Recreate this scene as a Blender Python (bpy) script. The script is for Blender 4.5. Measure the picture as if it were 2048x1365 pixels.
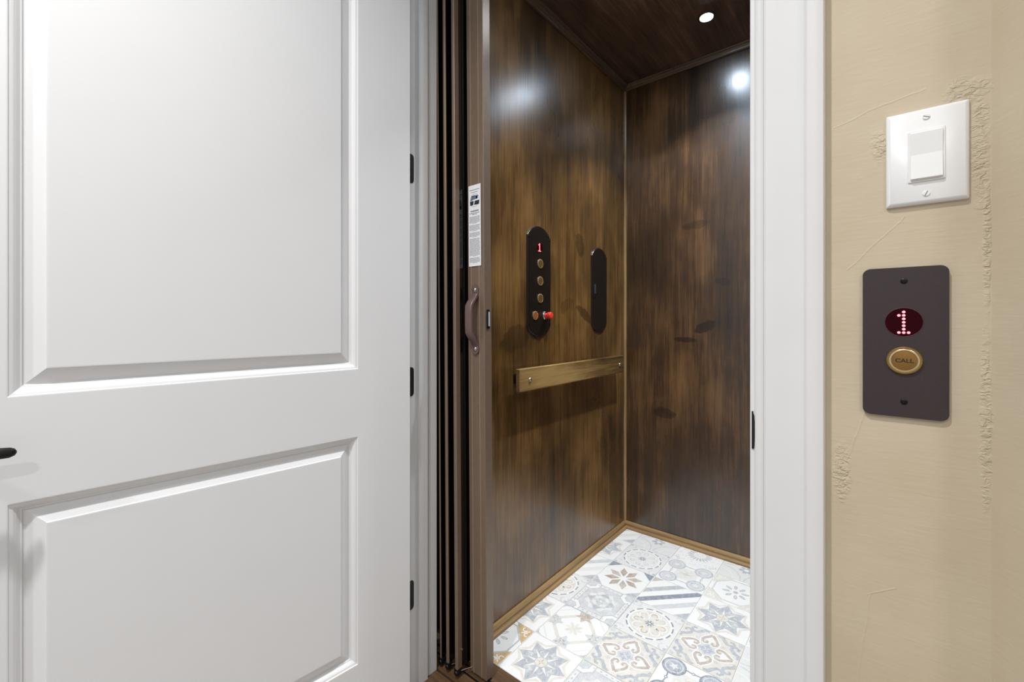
import bpy, bmesh, math, random
from mathutils import Vector, Matrix

random.seed(7)
for o in list(bpy.data.objects):
    bpy.data.objects.remove(o, do_unlink=True)
SC = bpy.context.scene
COL = SC.collection
PI = math.pi

# ------------------------------------------------------------------ camera
EYE = 1.054
cam_d = bpy.data.cameras.new('camera')
cam_d.sensor_width = 36.0
cam_d.lens = 876.0 / 2048.0 * 36.0
cam_d.shift_y = -39.5 / 2048.0
cam_d.clip_start = 0.01
cam = bpy.data.objects.new('camera', cam_d)
COL.objects.link(cam)
cam.location = (0, 0, EYE)
cam.rotation_euler = (PI / 2, 0, math.atan(726 / 876))
SC.camera = cam

# ------------------------------------------------------------------ world, hall and fill lights, exposure
W = bpy.data.worlds.new('world')
SC.world = W
W.use_nodes = True
W.node_tree.nodes['Background'].inputs[0].default_value = (0.93, 0.97, 1.0, 1)
W.node_tree.nodes['Background'].inputs[1].default_value = 0.48
SC.view_settings.view_transform = 'Standard'
SC.view_settings.look = 'None'
SC.view_settings.gamma = 1.0
SC.view_settings.use_curve_mapping = False
SC.view_settings.exposure = 0.0


def area_light(name, loc, r, power, col, spread=PI):
    d = bpy.data.lights.new(name, 'AREA')
    d.shape = 'DISK'
    d.size = 2 * r
    d.energy = power
    d.color = col
    d.spread = spread
    o = bpy.data.objects.new(name, d)
    COL.objects.link(o)
    o.location = loc
    return o


area_light('hall_and_fill_light', (-0.49, -0.32, 2.78), 0.045, 20.0, (1.0, 0.99, 0.98), math.radians(116))
area_light('hall_and_fill_light', (1.70, -1.57, 3.30), 0.07, 32.0, (1.0, 0.985, 0.97))
area_light('hall_and_fill_light', (-0.22, -2.9, 3.45), 0.10, 46.0, (1.0, 0.985, 0.97))  # added unseen lamp, even fill from the front

# ------------------------------------------------------------------ dimensions (metres)
XW = -0.990      # cab left wall
YW = 2.103       # cab back wall
XR = 0.020       # cab right wall
ZC = 2.255       # cab ceiling
YH = 0.765       # hall wall face
YB = 0.873       # hall wall back / jamb end
XJL, XJR = -1.020, -0.149   # jamb faces
ZHEAD = 2.345
LAMP = (-0.511, 1.817)
LAMP2 = (-0.511, 1.26)


# ------------------------------------------------------------------ materials
def new_mat(name):
    m = bpy.data.materials.new(name)
    m.use_nodes = True
    return m, m.node_tree, m.node_tree.nodes['Principled BSDF']


def lin(c):
    return tuple(((v / 255) / 12.92 if v / 255 <= 0.04045 else ((v / 255 + 0.055) / 1.055) ** 2.4) for v in c)


def setp(b, col=None, rough=None, metal=None, spec=None, coat=None):
    if col: b.inputs['Base Color'].default_value = (*col, 1)
    if rough is not None: b.inputs['Roughness'].default_value = rough
    if metal is not None: b.inputs['Metallic'].default_value = metal
    if spec is not None: b.inputs['Specular IOR Level'].default_value = spec
    if coat is not None:
        b.inputs['Coat Weight'].default_value = coat


class NT:
    """small helper for building node graphs"""
    def __init__(s, nt): s.nt = nt
    def n(s, t, **k):
        nd = s.nt.nodes.new(t)
        for a, v in k.items(): setattr(nd, a, v)
        return nd
    def put(s, sock, v):
        if hasattr(v, 'is_linked') or isinstance(v, bpy.types.NodeSocket): s.nt.links.new(v, sock)
        else: sock.default_value = v
    def coord(s): return s.n('ShaderNodeTexCoord').outputs['Object']
    def mapping(s, vec, scale=(1, 1, 1), loc=(0, 0, 0), rot=(0, 0, 0)):
        m = s.n('ShaderNodeMapping')
        s.put(m.inputs[0], vec)
        m.inputs['Scale'].default_value = scale
        m.inputs['Location'].default_value = loc
        m.inputs['Rotation'].default_value = rot
        return m.outputs[0]
    def noise(s, vec, scale=5, detail=4, rough=0.55, dist=0):
        n = s.n('ShaderNodeTexNoise')
        s.put(n.inputs['Vector'], vec)
        n.inputs['Scale'].default_value = scale
        n.inputs['Detail'].default_value = detail
        n.inputs['Roughness'].default_value = rough
        n.inputs['Distortion'].default_value = dist
        return n.outputs['Fac']
    def ramp(s, fac, stops):
        r = s.n('ShaderNodeValToRGB')
        s.put(r.inputs[0], fac)
        e = r.color_ramp.elements
        while len(e) < len(stops): e.new(0.5)
        for i, (p, c) in enumerate(stops):
            e[i].position = p
            e[i].color = (*c, 1) if len(c) == 3 else c
        return r.outputs[0]
    def math(s, op, a, b=0.0, clamp=False):
        m = s.n('ShaderNodeMath', operation=op, use_clamp=clamp)
        s.put(m.inputs[0], a); s.put(m.inputs[1], b)
        return m.outputs[0]
    def mix(s, fac, a, b, mode='MIX'):
        m = s.n('ShaderNodeMix', data_type='RGBA', blend_type=mode)
        s.put(m.inputs[0], fac)
        s.put(m.inputs[6], a if not isinstance(a, tuple) else (*a[:3], 1))
        s.put(m.inputs[7], b if not isinstance(b, tuple) else (*b[:3], 1))
        return m.outputs[2]
    def bump(s, h, strength=0.2, dist=0.01, normal=None):
        b = s.n('ShaderNodeBump')
        b.inputs['Strength'].default_value = strength
        b.inputs['Distance'].default_value = dist
        s.put(b.inputs['Height'], h)
        if normal is not None: s.put(b.inputs['Normal'], normal)
        return b.outputs[0]
    def sep(s, vec):
        x = s.n('ShaderNodeSeparateXYZ'); s.put(x.inputs[0], vec)
        return x.outputs


def simple(name, rgb, rough=0.5, metal=0.0, spec=None, var=0.06, bump=0.0, scale=60):
    """plain paint / metal / plastic with slight procedural colour variation"""
    m, nt, b = new_mat(name)
    h = NT(nt)
    c = lin(rgb)
    setp(b, c, rough, metal, spec)
    f = h.noise(h.coord(), scale, 3)
    lo = tuple(v * (1 - var) for v in c)
    hi = tuple(min(1, v * (1 + var)) for v in c)
    nt.links.new(h.ramp(f, [(0.3, lo), (0.7, hi)]), b.inputs['Base Color'])
    if bump:
        nt.links.new(h.bump(f, bump, 0.002), b.inputs['Normal'])
    return m


def emissive(name, rgb, strength):
    m, nt, b = new_mat(name)
    c = lin(rgb)
    setp(b, (0.02, 0.02, 0.02), 0.4)
    b.inputs['Emission Color'].default_value = (*c, 1)
    b.inputs['Emission Strength'].default_value = strength
    return m


def wood(name, dark, mid, light, axis='z', rough=0.28, grain=1.0, blotch=1.0, smudge=False, fine=70, seedloc=(0, 0, 0), spec=0.5, smudge_axis='y'):
    """stained veneer with straight grain along axis, blotches and flecks"""
    m, nt, b = new_mat(name)
    h = NT(nt)
    co = h.coord()
    sc = {'x': (0.9, 22, 22), 'y': (22, 0.9, 22), 'z': (22, 22, 0.9)}[axis]
    sc2 = {'x': (6, fine * 2, fine * 2), 'y': (fine * 2, 6, fine * 2), 'z': (fine * 2, fine * 2, 6)}[axis]
    scb = {'x': (1.2, 3.4, 3.4), 'y': (3.4, 1.2, 3.4), 'z': (3.6, 3.6, 2.3)}[axis]
    warp = h.n('ShaderNodeTexNoise')
    h.put(warp.inputs['Vector'], co); warp.inputs['Scale'].default_value = 3.0
    wv = h.n('ShaderNodeVectorMath', operation='MULTIPLY_ADD')
    h.put(wv.inputs[0], warp.outputs['Color']); wv.inputs[1].default_value = (0.025, 0.025, 0.025); h.put(wv.inputs[2], co)
    wco = wv.outputs[0]
    g1 = h.noise(h.mapping(wco, sc, seedloc), 1.0, 5, 0.6)
    g2 = h.noise(h.mapping(co, sc2, seedloc), 1.0, 3, 0.6)
    bl = h.noise(h.mapping(wco, scb, (seedloc[0] + 3, seedloc[1], seedloc[2])), 1.0, 4, 0.55, 0.0)
    f = h.math('ADD', h.math('MULTIPLY', g1, 0.34 * grain), h.math('MULTIPLY', g2, 0.32 * grain))
    f = h.math('ADD', f, h.math('MULTIPLY', bl, 0.72 * blotch))
    f = h.math('SUBTRACT', f, 0.33 * grain + 0.36 * blotch - 0.5)
    colr = h.ramp(f, [(0.32, dark), (0.51, mid), (0.72, light)])
    if smudge:
        x, y, z = h.sep(co)
        wob = h.math('MULTIPLY', h.math('SUBTRACT', h.noise(co, 28, 2), 0.5), 1.7)
        for cu, cz, ru, rz, tilt, amt in smudge:
            u = h.math('SUBTRACT', x if smudge_axis == 'x' else y, cu)
            w = h.math('SUBTRACT', z, cz)
            c_, s_ = math.cos(tilt), math.sin(tilt)
            p = h.math('DIVIDE', h.math('ADD', h.math('MULTIPLY', u, c_), h.math('MULTIPLY', w, s_)), ru)
            q = h.math('DIVIDE', h.math('SUBTRACT', h.math('MULTIPLY', w, c_), h.math('MULTIPLY', u, s_)), rz)
            r2 = h.math('ADD', h.math('ADD', h.math('MULTIPLY', p, p), h.math('MULTIPLY', q, q)), wob)
            k = h.math('MULTIPLY', h.math('MULTIPLY', h.math('SUBTRACT', 1.0, r2), 3.0, clamp=True), amt)
            colr = h.mix(k, colr, dark)
    nt.links.new(colr, b.inputs['Base Color'])
    setp(b, None, rough, 0, spec)
    rr = h.ramp(h.noise(h.mapping(co, scb), 1.3, 3), [(0.3, (rough - 0.03,) * 3), (0.7, (rough + 0.05,) * 3)])
    nt.links.new(rr, b.inputs['Roughness'])
    nt.links.new(h.bump(h.math('ADD', g2, h.math('MULTIPLY', g1, 0.7)), 0.055, 0.004), b.inputs['Normal'])
    return m


M = {}
M['wall_wood'] = wood('stained_veneer_wall', (0.019, 0.0094, 0.0031), (0.118, 0.0580, 0.0155), (0.30, 0.160, 0.049), 'z', 0.29, spec=1.0,
                      smudge=[(1.66, 1.385, 0.035, 0.055, 0.2, 0.55), (1.70, 1.083, 0.085, 0.022, -0.5, 0.6), (1.215, 0.99, 0.09, 0.05, 0.3, 0.5), (1.55, 1.12, 0.05, 0.03, 0.4, 0.3)])
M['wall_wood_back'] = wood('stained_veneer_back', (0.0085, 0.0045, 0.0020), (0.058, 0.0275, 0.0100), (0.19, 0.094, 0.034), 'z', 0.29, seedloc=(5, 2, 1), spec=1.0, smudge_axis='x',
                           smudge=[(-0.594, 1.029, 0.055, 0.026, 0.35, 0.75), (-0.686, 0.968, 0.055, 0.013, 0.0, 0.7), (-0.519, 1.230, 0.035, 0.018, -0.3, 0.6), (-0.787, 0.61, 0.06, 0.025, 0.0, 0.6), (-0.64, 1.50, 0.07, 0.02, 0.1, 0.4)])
M['ceil_wood'] = wood('stained_veneer_ceiling', (0.034, 0.019, 0.015), (0.125, 0.074, 0.052), (0.33, 0.20, 0.125), 'y', 0.36)
M['trim_y'] = wood('trim_wood_along_depth', (0.13, 0.075, 0.028), (0.32, 0.20, 0.085), (0.46, 0.31, 0.145), 'y', 0.33, blotch=0.6)
M['trim_x'] = wood('trim_wood_along_width', (0.13, 0.075, 0.028), (0.32, 0.20, 0.085), (0.46, 0.31, 0.145), 'x', 0.33, blotch=0.6)
M['crown_dim_y'] = wood('crown_wood_dimmed_along_depth', (0.045, 0.027, 0.014), (0.125, 0.082, 0.048), (0.20, 0.135, 0.08), 'y', 0.34, blotch=0.6)  # both crowns: trim wood darkened, weak light at the ceiling put into colour
M['crown_dim_x'] = wood('crown_wood_dimmed_along_width', (0.045, 0.027, 0.014), (0.125, 0.082, 0.048), (0.20, 0.135, 0.08), 'x', 0.34, blotch=0.6)
M['trim_z'] = wood('trim_wood_upright', (0.16, 0.095, 0.038), (0.30, 0.19, 0.085), (0.40, 0.27, 0.13), 'z', 0.36, blotch=0.5)
M['rail_wood'] = wood('handrail_wood', (0.020, 0.011, 0.004), (0.150, 0.088, 0.029), (0.38, 0.24, 0.090), 'y', 0.33, blotch=1.5)
M['sill_wood'] = wood('sill_wood', (0.035, 0.018, 0.009), (0.115, 0.063, 0.030), (0.23, 0.13, 0.062), 'x', 0.42, blotch=1.2)
M['white'] = simple('white_door_paint', (230, 230, 231), 0.45, spec=0.35, var=0.008, scale=9)
M['jamb'] = simple('white_jamb_paint', (221, 221, 221), 0.50, spec=0.3, var=0.012, scale=14, bump=0.05)
M['bronze'] = simple('bronze_anodised_metal', (132, 113, 97), 0.40, 0.35, var=0.05)
M['bronze_glint'] = simple('bronze_glint_metal', (176, 152, 128), 0.32, 0.45, var=0.04)  # rib glint put into a paler bronze
M['bronze_dark'] = simple('dark_bronze_metal', (74, 62, 54), 0.40, 0.35, var=0.08)
M['handle'] = simple('brown_plastic_handle', (104, 84, 82), 0.32, var=0.05)
M['acrylic'] = simple('black_acrylic', (8, 8, 9), 0.06, var=0.02)
M['black'] = simple('black_metal', (24, 24, 26), 0.38, 0.3, var=0.08)
M['hinge'] = simple('black_hinge_metal', (38, 39, 41), 0.45, 0.3, var=0.06)
M['shaft'] = simple('shaft_black', (14, 13, 13), 0.9, var=0.1)
M['panel_black'] = simple('black_brown_panel', (30, 24, 20), 0.34, 0.2, var=0.12, scale=25)
M['plate_edge'] = simple('worn_plate_edge', (96, 84, 72), 0.3, 0.8, var=0.1)
M['brass'] = simple('brushed_brass', (168, 134, 74), 0.30, 0.85, var=0.06)
M['brass_face'] = simple('aged_brass_face', (150, 112, 58), 0.38, 0.7, var=0.08)
M['pale_ring'] = simple('pale_brass_ring', (214, 196, 158), 0.25, 0.75, var=0.04)
M['amber'] = simple('amber_alarm_lens', (150, 80, 38), 0.3, var=0.15)
M['chrome'] = simple('chrome', (215, 216, 220), 0.12, 1.0, var=0.02)
M['steel_blue'] = simple('blue_grey_steel', (120, 132, 150), 0.3, 0.8, var=0.05)
M['latch_steel'] = simple('bright_latch_steel', (196, 204, 214), 0.45, 0.2, var=0.04)
M['red'] = simple('red_plastic_knob', (226, 62, 42), 0.28, var=0.05)
M['plate_dark'] = simple('matte_plum_brown_plate', (57, 46, 47), 0.55, 0.15, var=0.07, scale=900, bump=0.08)
M['screw_dark'] = simple('dark_screw', (32, 28, 28), 0.35, 0.7, var=0.05)
M['screw'] = simple('steel_screw', (190, 182, 172), 0.25, 0.95, var=0.05)
M['window'] = simple('dark_red_display_window', (10, 2, 4), 0.2, spec=0.08, var=0.1)
M['window'].node_tree.nodes['Principled BSDF'].inputs['Emission Color'].default_value = (1.0, 0.0, 0.05, 1)
M['window'].node_tree.nodes['Principled BSDF'].inputs['Emission Strength'].default_value = 0.022
M['led'] = emissive('red_led', (255, 96, 104), 6.0)
M['ledglow'] = emissive('red_led_face', (120, 2, 14), 0.55)
M['lens'] = emissive('lamp_lens', (218, 236, 255), 330.0)
M['switch'] = simple('white_switch_plastic', (236, 236, 236), 0.30, var=0.006)
M['ink'] = simple('grey_print_ink', (120, 124, 130), 0.7, var=0.1)
M['ink_dark'] = simple('dark_print_ink', (40, 42, 56), 0.7, var=0.1)
M['ink_blue'] = simple('blue_print_ink', (96, 116, 134), 0.7, var=0.1)
M['paper'] = simple('white_label_paper', (240, 240, 243), 0.55, var=0.01)
M['engrave'] = simple('engraved_letter', (44, 34, 28), 0.6, var=0.05)
M['grout'] = simple('pale_grout', (228, 226, 221), 0.85, var=0.05)
M['hall_floor'] = wood('hall_floor_wood', (0.16, 0.125, 0.10), (0.27, 0.225, 0.19), (0.36, 0.31, 0.27), 'x', 0.45)


def tan_wall():
    m, nt, b = new_mat('tan_wall_paint')
    h = NT(nt)
    co = h.coord()
    x, y, z = h.sep(co)
    base = h.ramp(h.noise(co, 7.0, 4), [(0.3, lin((195, 180, 155))), (0.7, lin((203, 189, 166)))])
    nt.links.new(base, b.inputs['Base Color'])
    setp(b, None, 0.62, 0, 0.3)

    def blob(cx, cz, rx, rz, cy=None):
        a = h.math('POWER', h.math('DIVIDE', h.math('SUBTRACT', x, cx), rx), 2.0)
        c = h.math('POWER', h.math('DIVIDE', h.math('SUBTRACT', z, cz), rz), 2.0)
        r = h.math('ADD', a, c)
        nz = h.noise(co, 60, 2)
        r = h.math('ADD', r, h.math('MULTIPLY', h.math('SUBTRACT', nz, 0.5), 1.6))
        return h.math('SUBTRACT', 1.0, h.math('MULTIPLY', r, 1.0), clamp=True)
    patches = [(0.097, 1.265, 0.009, 0.085), (0.086, 1.335, 0.022, 0.020), (0.005, 1.287, 0.012, 0.022), (-0.036, 0.845, 0.012, 0.045),
               (0.102, 0.93, 0.006, 0.12), (0.103, 1.15, 0.004, 0.10)]
    mask = None
    for p in patches:
        k = blob(*p)
        mask = k if mask is None else h.math('MAXIMUM', mask, k)
    # knife marks: ridges inside patches
    vor = h.noise(h.mapping(co, (130, 130, 210), rot=(0, 0.5, 0)), 1.0, 2, 0.5, 0.8)
    rid = h.math('MULTIPLY', mask, h.ramp(vor, [(0.36, (0, 0, 0)), (0.6, (1, 1, 1))]))
    # roller strokes
    strokes = h.noise(h.mapping(co, (26, 26, 190), rot=(0, 0.16, 0)), 1.0, 3, 0.55, 0.3)
    coarse = h.noise(h.mapping(co, (14, 14, 30)), 1.0, 3)
    # a few thin drip / trowel ridges
    def ridge(ax, az, bx, bz, w):
        L = math.hypot(bx - ax, bz - az)
        ux, uz = (bx - ax) / L, (bz - az) / L
        wob = h.math('MULTIPLY', h.math('SUBTRACT', h.noise(co, 22, 2), 0.5), 0.010)
        px = h.math('SUBTRACT', x, ax); pz = h.math('SUBTRACT', z, az)
        t = h.math('ADD', h.math('MULTIPLY', px, ux), h.math('MULTIPLY', pz, uz))
        d = h.math('ADD', h.math('SUBTRACT', h.math('MULTIPLY', px, -uz), h.math('MULTIPLY', pz, -ux)), wob)
        dd = h.math('SUBTRACT', 1.0, h.math('DIVIDE', h.math('ABSOLUTE', d), w), clamp=True)
        on = h.math('MULTIPLY', h.math('GREATER_THAN', t, 0.0), h.math('LESS_THAN', t, L))
        return h.math('MULTIPLY', dd, on)
    rr = None
    for q in [(-0.045, 1.327, 0.05, 1.352, 0.0016), (-0.03, 1.125, 0.03, 1.19, 0.0013), (-0.03, 0.86, -0.012, 0.93, 0.0018),
              (-0.006, 0.685, -0.022, 0.50, 0.0018), (-0.008, 0.682, 0.022, 0.702, 0.0013)]:
        k = ridge(*q)
        rr = k if rr is None else h.math('MAXIMUM', rr, k)
    hgt = h.math('ADD', h.math('MULTIPLY', strokes, 0.20), h.math('MULTIPLY', coarse, 0.22))
    hgt = h.math('ADD', hgt, h.math('MULTIPLY', rid, 1.0))
    hgt = h.math('ADD', hgt, h.math('MULTIPLY', rr, 0.22))
    nt.links.new(h.bump(hgt, 0.85, 0.0016), b.inputs['Normal'])
    return m


M['tan'] = tan_wall()


def tile_mat(name, rgb, wear=0.35):
    m, nt, b = new_mat('tile_' + name)
    h = NT(nt)
    co = h.n('ShaderNodeNewGeometry').outputs['Position']
    c = lin(rgb)
    n1 = h.noise(co, 55, 5, 0.65)
    n2 = h.noise(co, 210, 3, 0.6)
    f = h.math('ADD', h.math('MULTIPLY', n1, 0.6), h.math('MULTIPLY', n2, 0.4))
    f = h.math('MULTIPLY', h.ramp(f, [(0.42, (0, 0, 0)), (0.66, (1, 1, 1))]), wear)
    nt.links.new(h.mix(f, c, lin((238, 237, 234))), b.inputs['Base Color'])
    setp(b, None, 0.42, 0, 0.4)
    return m


TC = dict(white=(232, 231, 228), pale=(220, 219, 216), beige=(215, 210, 198), grey=(196, 198, 199), mid=(174, 177, 180), blue=(166, 172, 182),
          dark=(132, 139, 151), taupe=(180, 168, 155), brown=(168, 150, 132), gold=(198, 164, 112))
TK = list(TC)
for k in TK:
    M['t_' + k] = tile_mat(k, TC[k], {'white': 0.2, 'pale': 0.3, 'gold': 0.25, 'dark': 0.3}.get(k, 0.5))


# ------------------------------------------------------------------ mesh helpers
def box(bm, x0, x1, y0, y1, z0, z1):
    vs = [bm.verts.new((x, y, z)) for z in (z0, z1) for y in (y0, y1) for x in (x0, x1)]
    for f in ((0, 2, 3, 1), (4, 5, 7, 6), (0, 1, 5, 4), (1, 3, 7, 5), (3, 2, 6, 7), (2, 0, 4, 6)):
        bm.faces.new([vs[i] for i in f])


def prism(bm, pts, a, b, fn):
    """closed 2-D outline pts extruded between levels a and b; fn(p, q, level) -> xyz"""
    lo = [bm.verts.new(fn(p, q, a)) for p, q in pts]
    hi = [bm.verts.new(fn(p, q, b)) for p, q in pts]
    n = len(pts)
    bm.faces.new(lo[::-1]); bm.faces.new(hi)
    for i in range(n):
        bm.faces.new((lo[i], lo[(i + 1) % n], hi[(i + 1) % n], hi[i]))


def stack(bm, rings, fn, cap0=True, cap1=True):
    """rings: list of (list of 2-D points, level), bridged in order"""
    R = [[bm.verts.new(fn(p, q, l)) for p, q in pts] for pts, l in rings]
    n = len(R[0])
    for a, b in zip(R, R[1:]):
        for i in range(n):
            bm.faces.new((a[i], a[(i + 1) % n], b[(i + 1) % n], b[i]))
    if cap0: bm.faces.new(R[0][::-1])
    if cap1: bm.faces.new(R[-1])


def circle(r, n=32, cx=0, cy=0, ry=None):
    ry = r if ry is None else ry
    return [(cx + r * math.cos(2 * PI * i / n), cy + ry * math.sin(2 * PI * i / n)) for i in range(n)]


def rrect(w, h, r, n=6, cx=0, cy=0):
    pts = []
    for sx, sy, a0 in ((1, 1, 0), (-1, 1, PI / 2), (-1, -1, PI), (1, -1, 1.5 * PI)):
        for i in range(n + 1):
            a = a0 + PI / 2 * i / n
            pts.append((cx + sx * (w / 2 - r) + r * math.cos(a), cy + sy * (h / 2 - r) + r * math.sin(a)))
    return pts


def lathe(bm, prof, fn, n=32):
    """prof: (radius, level) ; fn(p,q,level)"""
    stack(bm, [(circle(max(r, 1e-5), n), l) for r, l in prof], fn)


def tube(bm, pts, radii, n=12):
    """round bar along a polyline"""
    rings = []
    up0 = Vector((0, 0, 1))
    for i, p in enumerate(pts):
        p = Vector(p)
        d = (Vector(pts[min(i + 1, len(pts) - 1)]) - Vector(pts[max(i - 1, 0)])).normalized()
        u = d.cross(up0)
        if u.length < 0.05: u = d.cross(Vector((1, 0, 0)))
        u.normalize(); v = d.cross(u)
        r = radii[i] if isinstance(radii, (list, tuple)) else radii
        ra, rb = r if isinstance(r, tuple) else (r, r)
        rings.append([bm.verts.new(p + u * ra * math.cos(2 * PI * k / n) + v * rb * math.sin(2 * PI * k / n)) for k in range(n)])
    for a, b in zip(rings, rings[1:]):
        for k in range(n):
            bm.faces.new((a[k], a[(k + 1) % n], b[(k + 1) % n], b[k]))
    bm.faces.new(rings[0][::-1]); bm.faces.new(rings[-1])


def obj(name, bm, mat, parent=None, bevel=0.0, smooth=False, loc=None, seg=2):
    bmesh.ops.recalc_face_normals(bm, faces=bm.faces)
    me = bpy.data.meshes.new(name)
    bm.to_mesh(me); bm.free()
    for mm in (mat if isinstance(mat, (list, tuple)) else [mat]):
        me.materials.append(M[mm] if isinstance(mm, str) else mm)
    o = bpy.data.objects.new(name, me)
    COL.objects.link(o)
    if parent is not None: o.parent = parent
    if loc is not None: o.location = loc
    if smooth:
        for p in me.polygons: p.use_smooth = True
        me.set_sharp_from_angle(angle=math.radians(38))
    if bevel:
        md = o.modifiers.new('bevel', 'BEVEL')
        md.width = bevel; md.segments = seg; md.limit_method = 'ANGLE'; md.angle_limit = math.radians(40)
    return o


def BM(): return bmesh.new()


def empty(name, loc=(0, 0, 0)):
    o = bpy.data.objects.new(name, None)
    o.empty_display_size = 0.05
    COL.objects.link(o); o.location = loc
    return o


def tag(o, label, cat, group=None):
    o['label'] = label; o['category'] = cat
    if group: o['group'] = group
    return o


def struct(o, label=None, cat=None):
    o['kind'] = 'structure'
    if label: o['label'] = label
    if cat: o['category'] = cat
    return o


def text_mesh(name, body, size, mat, parent, loc, rot, extr=0.0003, align='CENTER', bold=0.0, xs=1.0):
    cu = bpy.data.curves.new(name, 'FONT')
    cu.body = body; cu.size = size; cu.extrude = extr; cu.align_x = align; cu.align_y = 'CENTER'; cu.offset = bold
    t = bpy.data.objects.new(name, cu)
    COL.objects.link(t)
    me = bpy.data.meshes.new_from_object(t)
    bpy.data.objects.remove(t, do_unlink=True)
    me.materials.clear(); me.materials.append(M[mat])
    o = bpy.data.objects.new(name, me)
    COL.objects.link(o)
    o.parent = parent; o.location = loc; o.rotation_euler = rot; o.scale = (xs, 1, 1)
    return o


# ================================================================== SETTING: hall side
bm = BM()
box(bm, -2.3, -1.052, YH, YB, 0, 2.75)
box(bm, -0.118, 0.107, YH, YB, 0, 2.75)
box(bm, -1.052, -0.118, YH, YB, ZHEAD + 0.03, 2.75)
struct(obj('wall_hall', bm, 'tan'), 'tan painted hall wall with trowel marks around the lift opening', 'wall')
bm = BM()
prism(bm, [(0.107, YH), (0.290, 0.44), (0.39, 0.44), (0.39, YB), (0.107, YB)], 0, 2.75, lambda p, q, l: (p, q, l))
struct(obj('wall_return', bm, 'tan', bevel=0.006), 'tan painted angled wall at the far right edge', 'wall')

bm = BM()
box(bm, -2.3, 1.2, -2.4, 0.868, -0.06, -0.004)
struct(obj('floor_hall', bm, 'hall_floor'), 'wooden hall floor in front of the lift doorway', 'floor')

# jambs and casing around the opening (white)
bm = BM()
# left jamb: rebate, stop, groove and inner board
box(bm, XJL - 0.032, XJL, 0.757, 0.836, 0, ZHEAD + 0.03)
box(bm, XJL, XJL + 0.009, 0.8005, 0.8335, 0, ZHEAD)
box(bm, XJL - 0.032, XJL - 0.007, 0.836, 0.8425, 0, ZHEAD + 0.03)
box(bm, XJL - 0.032, XJL + 0.002, 0.8425, YB, 0, ZHEAD + 0.03)
struct(obj('trim_1', bm, 'jamb', bevel=0.0012), 'white left door jamb with hinge mortises beside the open door', 'door jamb')
bm = BM()
box(bm, XJR, XJR + 0.031, 0.757, YB, 0, ZHEAD + 0.03)
box(bm, XJR - 0.009, XJR, 0.815, 0.848, 0, ZHEAD)
struct(obj('trim_2', bm, 'jamb', bevel=0.0012), 'white right door jamb behind the casing beside the call plate', 'door jamb')
bm = BM()
box(bm, XJL, XJR, 0.757, YB, ZHEAD, ZHEAD + 0.03)
struct(obj('trim_3', bm, 'jamb', bevel=0.0012), 'white head jamb over the lift opening', 'door jamb')

# casing profile: s = distance from the inner edge, y = front
CAS = [(0.0055, YH), (0.0055, 0.7575), (0.0075, 0.7548), (0.0105, 0.7528), (0.0135, 0.7518), (0.0165, 0.7518), (0.0188, 0.7530), (0.0196, 0.7548),
       (0.0208, 0.7548), (0.0216, 0.7528), (0.0235, 0.7522), (0.038, 0.7526), (0.052, 0.7530), (0.062, 0.7526), (0.0695, 0.7508), (0.0722, 0.7490),
       (0.0735, 0.7462), (0.0755, 0.7447), (0.084, 0.7444), (0.0905, 0.7447), (0.0935, 0.7458), (0.0948, 0.7480), (0.0950, YH)]


def casing(name, x, sgn, lab):
    bm = BM()
    n = len(CAS)
    lo = [bm.verts.new((x + sgn * s, y, 0.0)) for s, y in CAS]
    hi = [bm.verts.new((x + sgn * s, y, ZHEAD + s)) for s, y in CAS]
    bm.faces.new(lo); bm.faces.new(hi)
    for i in range(n):
        bm.faces.new((lo[i], lo[(i + 1) % n], hi[(i + 1) % n], hi[i]))
    return struct(obj(name, bm, 'jamb', smooth=True), lab, 'door casing')


casing('trim_4', XJR, 1, 'white moulded upright door casing left of the call plate')
casing('trim_5', XJL, -1, 'white moulded upright door casing behind the open white door')
bm = BM()
n = len(CAS)
lo = [bm.verts.new((XJL - s, y, ZHEAD + s)) for s, y in CAS]
hi = [bm.verts.new((XJR + s, y, ZHEAD + s)) for s, y in CAS]
bm.faces.new(lo); bm.faces.new(hi)
for i in range(n):
    bm.faces.new((lo[i], lo[(i + 1) % n], hi[(i + 1) % n], hi[i]))
struct(obj('trim_6', bm, 'jamb', smooth=True), 'white moulded head casing over the lift opening', 'door casing')

# dark hoistway around the cab, unseen, boxed in to keep stray light out
for nm, b6, lab in (('wall_shaft_left', (-1.20, -1.16, YB, 2.24, -0.1, 2.5), 'black hoistway wall left of the cab'),
                    ('wall_shaft_right', (0.10, 0.14, YB, 2.24, -0.1, 2.5), 'black hoistway wall right of the cab'),
                    ('wall_shaft_back', (-1.16, 0.10, 2.20, 2.24, -0.1, 2.5), 'black hoistway wall behind the cab'),
                    ('ceiling_shaft', (-1.20, 0.14, YB, 2.24, 2.5, 2.54), 'black hoistway ceiling above the cab'),
                    ('floor_shaft', (-1.20, 0.14, YB, 2.24, -0.14, -0.1), 'black hoistway floor below the cab')):
    bm = BM(); box(bm, *b6)
    struct(obj(nm, bm, 'shaft'), lab, 'hoistway')

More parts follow.
